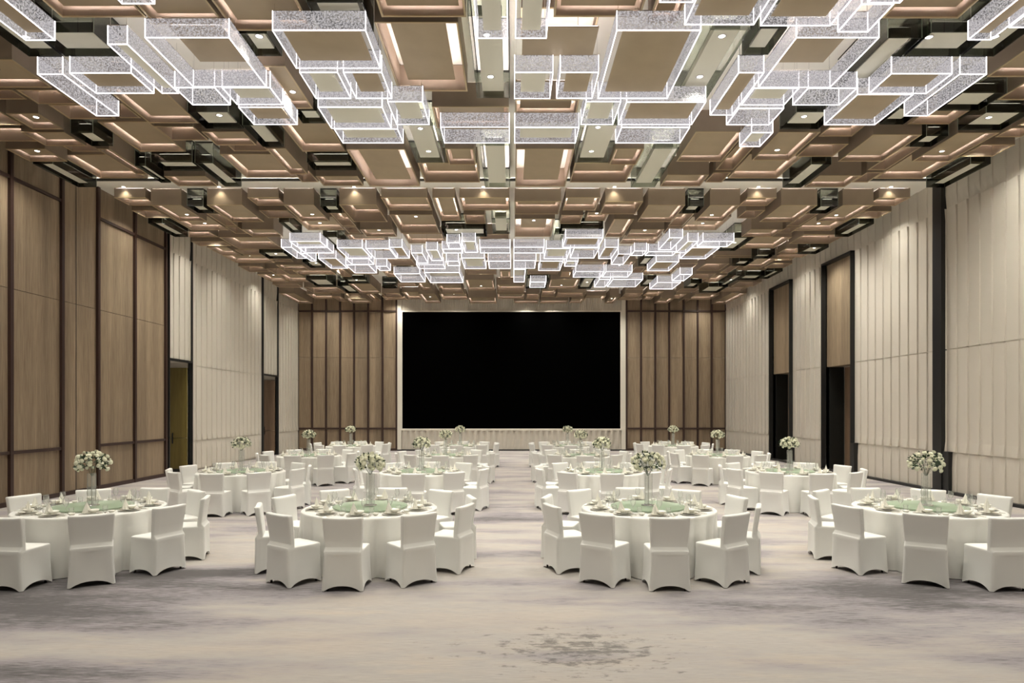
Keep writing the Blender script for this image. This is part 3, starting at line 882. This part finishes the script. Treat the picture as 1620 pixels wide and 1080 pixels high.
def make_chair(loc, rot, label):
    t = thing('banquet_chair', label, 'chair', loc, rot, 'covered chairs around the banquet tables')
    obj('seat_cover', SKIRT, None, t, None, None, (1.05, 1, 1)); obj('back_cover', BACK, None, t, None, None, (1.05, 1, 1))
    for x in (-.178, .178):
        for y in (-.195, .185): obj('leg', LEG, None, t, (x, y, 0))
    return t

# ------------------------------------------------------------------ tables and what stands on them
def cloth_mesh(seed):
    rnd = random.Random(seed); bm = newbm(); n = 180; nf = rnd.choice((15, 16, 17)); ph = [rnd.uniform(0, 6.28) for _ in range(4)]
    def fold(a):
        s = abs(math.sin(.5*nf*a+ph[0]+.9*math.sin(2*a+ph[1])+.6*math.sin(5*a+ph[3])))
        return s**.9*(.85+.25*math.sin(3*a+ph[2]))
    lv = [(0,.745,0),(.5,.7455,0),(.86,.7455,0),(.892,.744,0),(.902,.736,.0),(.895,.715,.12),(.872,.66,.38),(.852,.56,.65),(.842,.40,.85),(.842,.2,1.0),(.842,.07,1.05),(.844,.008,1.08)]
    rings = []
    for r, z, k in lv:
        rings.append([bm.verts.new((0,0,z))] if r == 0 else [bm.verts.new(((r+.105*k*fold(2*PI*i/n))*math.cos(2*PI*i/n), (r+.105*k*fold(2*PI*i/n))*math.sin(2*PI*i/n), z)) for i in range(n)])
    for a, b in zip(rings, rings[1:]):
        for i in range(n):
            j = (i+1) % n
            if len(a) == 1: bm.faces.new((a[0], b[i], b[j]))
            else: bm.faces.new((a[i], b[i], b[j], a[j]))
    me = mesh('tablecloth', bm, True); me.materials.append(M['linen']); return me
CLOTHS = [cloth_mesh(s) for s in (1, 2, 3, 4)]
def M_(name, prof, m, seg=24, smooth=True):
    bm = newbm(); lathe(bm, prof, seg); me = mesh(name, bm, smooth); me.materials.append(M[m]); return me
CHARGER = M_('charger_plate', [(0,0),(.07,0),(.080,.003),(.132,.012),(.134,.014),(.130,.0155),(.078,.008),(0,.007)], 'gold', 32)
PLATE = M_('dinner_plate', [(0,.0),(.055,.0),(.062,.004),(.104,.014),(.106,.016),(.102,.0175),(.060,.009),(0,.008)], 'china', 32)
BOWL = M_('soup_bowl', [(0,0),(.028,0),(.030,.006),(.052,.020),(.064,.040),(.062,.041),(.048,.022),(.025,.009),(0,.008)], 'china', 28)
SAUCE = M_('sauce_dish', [(0,0),(.022,0),(.024,.005),(.040,.026),(.041,.032),(.039,.032),(.034,.014),(0,.010)], 'china', 24)
TUMBLER = M_('tumbler', [(0,.004),(.024,.004),(.026,.006),(.030,.088)], 'glass', 20)
WINE = M_('wine_glass', [(.033,.001),(.030,.002),(.006,.006),(.0035,.012),(.0035,.080),(.008,.090),(.026,.110),(.035,.135),(.034,.165),(.027,.200)], 'glass', 24)
def napkin_mesh():
    bm = newbm(); top = bm.verts.new((.004, 0, .145)); n = 14; rings = []
    for h, k in ((.10,.32),(.05,.66),(.0,1.0)):
        rings.append([bm.verts.new(((.045*k+(.012*k if i % 2 else -.006*k))*math.cos(2*PI*i/n)*(1.25 if math.cos(2*PI*i/n) > 0 else .9), (.030*k+(.010*k if i % 2 else 0))*math.sin(2*PI*i/n), h)) for i in range(n)])
    for i in range(n): bm.faces.new((top, rings[0][i], rings[0][(i+1) % n]))
    for a, b in zip(rings, rings[1:]):
        for i in range(n): bm.faces.new((a[i], b[i], b[(i+1) % n], a[(i+1) % n]))
    bm.faces.new(rings[-1][::-1])
    me = mesh('napkin', bm); me.materials.append(M['napkin']); return me
NAPKIN = napkin_mesh()
def cutlery(kind):
    bm = newbm()
    if kind == 'spoon':
        box(bm, -.004, .004, -.085, .045, .004, .007); lathe(bm, [(0,.002),(.010,.003),(.017,.008),(.016,.009),(.009,.0045),(0,.0035)], 14, 0, .065, 1.5)
    elif kind == 'chopsticks':
        for x in (-.005, .005):
            a = [bm.verts.new((x+dx, -.10, .008+dz)) for dx, dz in ((-.003,-.003),(.003,-.003),(.003,.003),(-.003,.003))]
            c = [bm.verts.new((x*.8+dx*.5, .12, .010+dz*.5)) for dx, dz in ((-.003,-.003),(.003,-.003),(.003,.003),(-.003,.003))]
            for i in range(4): bm.faces.new((a[i], a[(i+1) % 4], c[(i+1) % 4], c[i]))
            bm.faces.new(a[::-1]); bm.faces.new(c)
    else:
        box(bm, -.018, .018, -.007, .007, 0, .005); box(bm, -.018, -.012, -.007, .007, .005, .009); box(bm, .012, .018, -.007, .007, .005, .009)
    me = mesh(kind, bm, kind == 'spoon'); me.materials.append(M['china'] if kind == 'chopsticks' else M['metal']); return me
SPOON, STICKS, REST = cutlery('spoon'), cutlery('chopsticks'), cutlery('cutlery_rest')
LADLE = (lambda bm: (box(bm, -.003, .003, .0, .062, .018, .022), lathe(bm, [(0,.012),(.010,.014),(.013,.020),(0,.016)], 10), mesh('sauce_spoon', bm))[2])(newbm()); LADLE.materials.append(M['china'])
TURN = M_('glass_top', [(0,.018),(.495,.018),(.502,.022),(.502,.026),(.495,.030),(0,.030)], 'turn', 64)
TBASE = M_('turning_base', [(0,0),(.13,0),(.13,.012),(.10,.018),(0,.018)], 'chrome', 32)
TUBE = M_('glass_tube', [(0,.003),(.025,.003),(.027,.006),(.027,.43)], 'glass', 24)
VBASE = M_('mirror_base', [(0,0),(.088,0),(.090,.003),(.088,.008),(0,.008)], 'chrome', 32)
TTOP = M_('table_top', [(0,.70),(.88,.70),(.885,.705),(.885,.735),(.88,.740),(0,.740)], 'white', 48, False)
TLEG = M_('table_leg', [(0,0),(.02,0),(.02,.70),(0,.70)], 'metal', 12)
def rose_mesh(seed):
    rnd = random.Random(seed); bm = newbm()
    lathe(bm, [(0,-.6),(.55,-.5),(.82,-.05),(.70,.42),(.38,.60),(0,.52)], 9)
    for layer, (n, r, h, sp) in enumerate(((3,.42,.72,.5),(5,.66,.56,.8),(6,.90,.30,1.0))):
        for k in range(n):
            a0 = 2*PI*(k+.5*layer)/n+rnd.uniform(-.2,.2); g = []
            for v in range(4):
                row = []; z = -.55+(h+.55)*v/3
                for u in range(4):
                    a = a0+(u/3-.5)*2*PI/n*1.35; rr = r*(.45+.55*math.sin(PI*.5*min(1, v/2.2)))*(1+.06*rnd.uniform(-1,1))+(.10 if v == 3 else 0)
                    row.append(bm.verts.new((rr*math.cos(a), rr*math.sin(a), z-(.10 if u in (0,3) and v == 3 else 0))))
                g.append(row)
            for v in range(3):
                for u in range(3): bm.faces.new((g[v][u], g[v][u+1], g[v+1][u+1], g[v+1][u]))
    me = mesh('rose', bm, True); me.materials.append(M['rose']); return me
ROSES = [rose_mesh(1), rose_mesh(2)]
def foliage_mesh(seed, rx, rz):
    rnd = random.Random(seed); bm = newbm()
    for i in range(280):
        a = rnd.uniform(0, 2*PI); e = rnd.uniform(-.55, 1.0); rr = rnd.uniform(.6, 1.12); c = math.sqrt(max(0, 1-e*e))
        p = Vector((rx*rr*c*math.cos(a), rx*rr*c*math.sin(a), rz*rr*e)); d = Vector((math.cos(a)*c, math.sin(a)*c, e+.2)).normalized()
        s = d.cross(Vector((rnd.uniform(-1,1), rnd.uniform(-1,1), rnd.uniform(-1,1)))).normalized(); l = rnd.uniform(.025, .045); wd_ = l*.32
        v = [bm.verts.new(p-d*l*.5), bm.verts.new(p+s*wd_), bm.verts.new(p+d*l*.7+Vector((0,0,-.006))), bm.verts.new(p-s*wd_)]; bm.faces.new(v)
    for i in range(22):
        a = rnd.uniform(0, 2*PI); q = rnd.uniform(.2, .8); x, y, z = rx*q*math.cos(a), rx*q*math.sin(a), rz*.3
        b0 = [bm.verts.new((.012*math.cos(a)+dx, .012*math.sin(a)+dy, -rz-.02)) for dx, dy in ((-.0015,0),(.0015,0),(0,.002))]
        b1 = [bm.verts.new((x+dx, y+dy, z)) for dx, dy in ((-.0015,0),(.0015,0),(0,.002))]
        for k in range(3): bm.faces.new((b0[k], b0[(k+1) % 3], b1[(k+1) % 3], b1[k]))
    me = mesh('foliage', bm, norm=False); me.materials.append(M['leaf']); return me
FOL = {0: foliage_mesh(1, .185, .135), 1: foliage_mesh(2, .20, .15)}
STEMW = {}
def flowers(x, y, z, seed, loose, label):
    rnd = random.Random(seed); t = thing('flower_arrangement', label, 'flowers', (x, y, z), rnd.uniform(0, 6.28), 'white rose balls on the tables')
    rx, rz = (.195, .145) if loose else (.175, .130)
    f = obj('foliage', FOL[1 if loose else 0], None, t)
    f['kind'] = 'stuff'
    n = 42 if loose else 46
    for i in range(n):
        e = 1-1.62*(i+.5)/n; a = i*2.39996+rnd.uniform(-.3, .3); c = math.sqrt(max(0, 1-e*e)); k = rnd.uniform(.86, 1.16 if loose else 1.07)
        s = rnd.choice((.022, .030, .036)) if loose else rnd.choice((.028, .034, .038))
        o = obj('rose', ROSES[i % 2], None, t, (rx*k*c*math.cos(a), rx*k*c*math.sin(a), rz*k*e), None, (s, s, s))
        o.rotation_euler = (rnd.uniform(-.2,.2), math.acos(max(-1, min(1, e))), a)
    return t
ROWN = ['front', 'second', 'third', 'back']; COLN = ['far-left', 'inner-left', 'inner-right', 'far-right']
SEAT = ['at near side', 'at near-right side', 'at right side nearer camera', 'at right side farther back', 'at far-right side', 'at far side',
        'at far-left side', 'at left side farther back', 'at left side nearer camera', 'at near-left side']
VIEW = ['seen from behind', 'half turned away', 'side-on', 'half turned to camera', 'facing camera', 'facing camera', 'facing camera', 'half turned to camera', 'side-on', 'half turned away']
ROWS = [(8.80, (146, 586, 1025, 1465)), (13.90, (382, 667.5, 952.5, 1249)), (18.8, (488.5, 705, 919, 1135)), (23.8, (555, 728, 898, 1065))]
TILT = {(0,0): -4, (0,1): -1, (0,2): -1, (0,3): 2}
def put(name, me, label, cat, x, y, z, rot, group):
    return tag(obj(name, me, None, None, (x, y, z), rot), label, cat, group)
for ri, (Y, pxs) in enumerate(ROWS):
    for ci, px in enumerate(pxs):
        X = (px-CX)*Y/F; rnd = random.Random(ri*10+ci); tn = '%s-row %s table' % (ROWN[ri], COLN[ci])
        t = thing('banquet_table', 'round banquet table under white cloth, %s position' % tn.replace(' table', ''), 'table', (X, Y, 0), 0, 'round banquet tables')
        obj('table_top', TTOP, None, t)
        for k in range(4): obj('leg', TLEG, None, t, (.6*math.cos(PI/4+k*PI/2), .6*math.sin(PI/4+k*PI/2), 0))
        put('tablecloth', CLOTHS[(ri+ci) % 4], 'floor-length white cloth draped over the %s' % tn, 'tablecloth', X, Y, 0, rnd.uniform(0, 6.28), 'white tablecloths')
        s = thing('turntable', 'round green glass turntable on the %s' % tn, 'turntable', (X, Y, .7465), 0, 'green glass turntables')
        obj('glass_top', TURN, None, s); obj('turning_base', TBASE, None, s)
        v = thing('vase', 'tall clear tube vase carrying flowers on the %s' % tn, 'vase', (X, Y, .777), rnd.uniform(0, 2), 'clear tube vases')
        obj('base', VBASE, None, v)
        for k in range(3): obj('glass_tube', TUBE, None, v, (.034*math.cos(k*2*PI/3), .034*math.sin(k*2*PI/3), .008))
        flowers(X, Y, 1.352, ri*10+ci, (ri, ci) in ((0,0), (0,3), (0,2)), '%s ball of white roses on the %s' % ('loose airy' if (ri, ci) in ((0,0),(0,3)) else 'rounded', tn))
        off = TILT.get((ri, ci), 0)
        for k in range(10):
            a = math.radians(36*k+off+rnd.uniform(-1.2, 1.2)); a0 = math.radians(36*k+off)
            ra = 1.205+rnd.uniform(-.015, .02)
            make_chair((X+ra*math.sin(a), Y-ra*math.cos(a), 0), a+math.radians(rnd.uniform(-3, 3)), 'white covered chair %s %s of %s' % (VIEW[k], SEAT[k], tn))
            def at(r, dx):
                return X+r*math.sin(a0)+dx*math.cos(a0), Y-r*math.cos(a0)+dx*math.sin(a0)
            where = '%s of %s' % (SEAT[k], tn); z0 = .7462; j = rnd.uniform
            r0 = .715+j(-.006, .006); x, y = at(r0, 0)
            put('charger_plate', CHARGER, 'wide grey-rimmed charger plate %s' % where, 'plate', x, y, z0, a0, 'charger plates')
            put('dinner_plate', PLATE, 'cream dinner plate on charger %s' % where, 'plate', x, y, z0+.0158, a0, 'cream dinner plates')
            x, y = at(r0, .028); put('soup_bowl', BOWL, 'small cream bowl on plate %s' % where, 'bowl', x, y, z0+.0265, a0, 'cream bowls')
            x, y = at(r0-.012, -.048); put('napkin', NAPKIN, 'folded pointed cream napkin %s' % where, 'napkin', x, y, z0+.0262, a0+j(-.35, .35), 'folded napkins')
            x, y = at(.535+j(-.006,.004), .045); put('wine_glass', WINE, 'stemmed wine glass %s' % where, 'glass', x, y, z0, a0, 'wine glasses')
            x, y = at(.572+j(-.004,.004), .150); put('tumbler', TUMBLER, 'small straight tumbler %s' % where, 'glass', x, y, z0, a0, 'tumblers')
            x, y = at(.655, .222); sd = put('sauce_dish', SAUCE, 'little cream sauce dish with spoon %s' % where, 'bowl', x, y, z0, a0+j(-.5,.5), 'sauce dishes')
            obj('sauce_spoon', LADLE, None, sd)
            x, y = at(.72, .162); put('cutlery_rest', REST, 'small metal cutlery rest %s' % where, 'cutlery rest', x, y, z0, a0, 'cutlery rests')
            x, y = at(.745, .153); put('spoon', SPOON, 'metal spoon beside plate %s' % where, 'spoon', x, y, z0+.0055, a0, 'spoons')
            x, y = at(.745, .172); put('chopsticks', STICKS, 'pair of pale chopsticks beside plate %s' % where, 'chopsticks', x, y, z0+.004, a0, 'pairs of chopsticks')
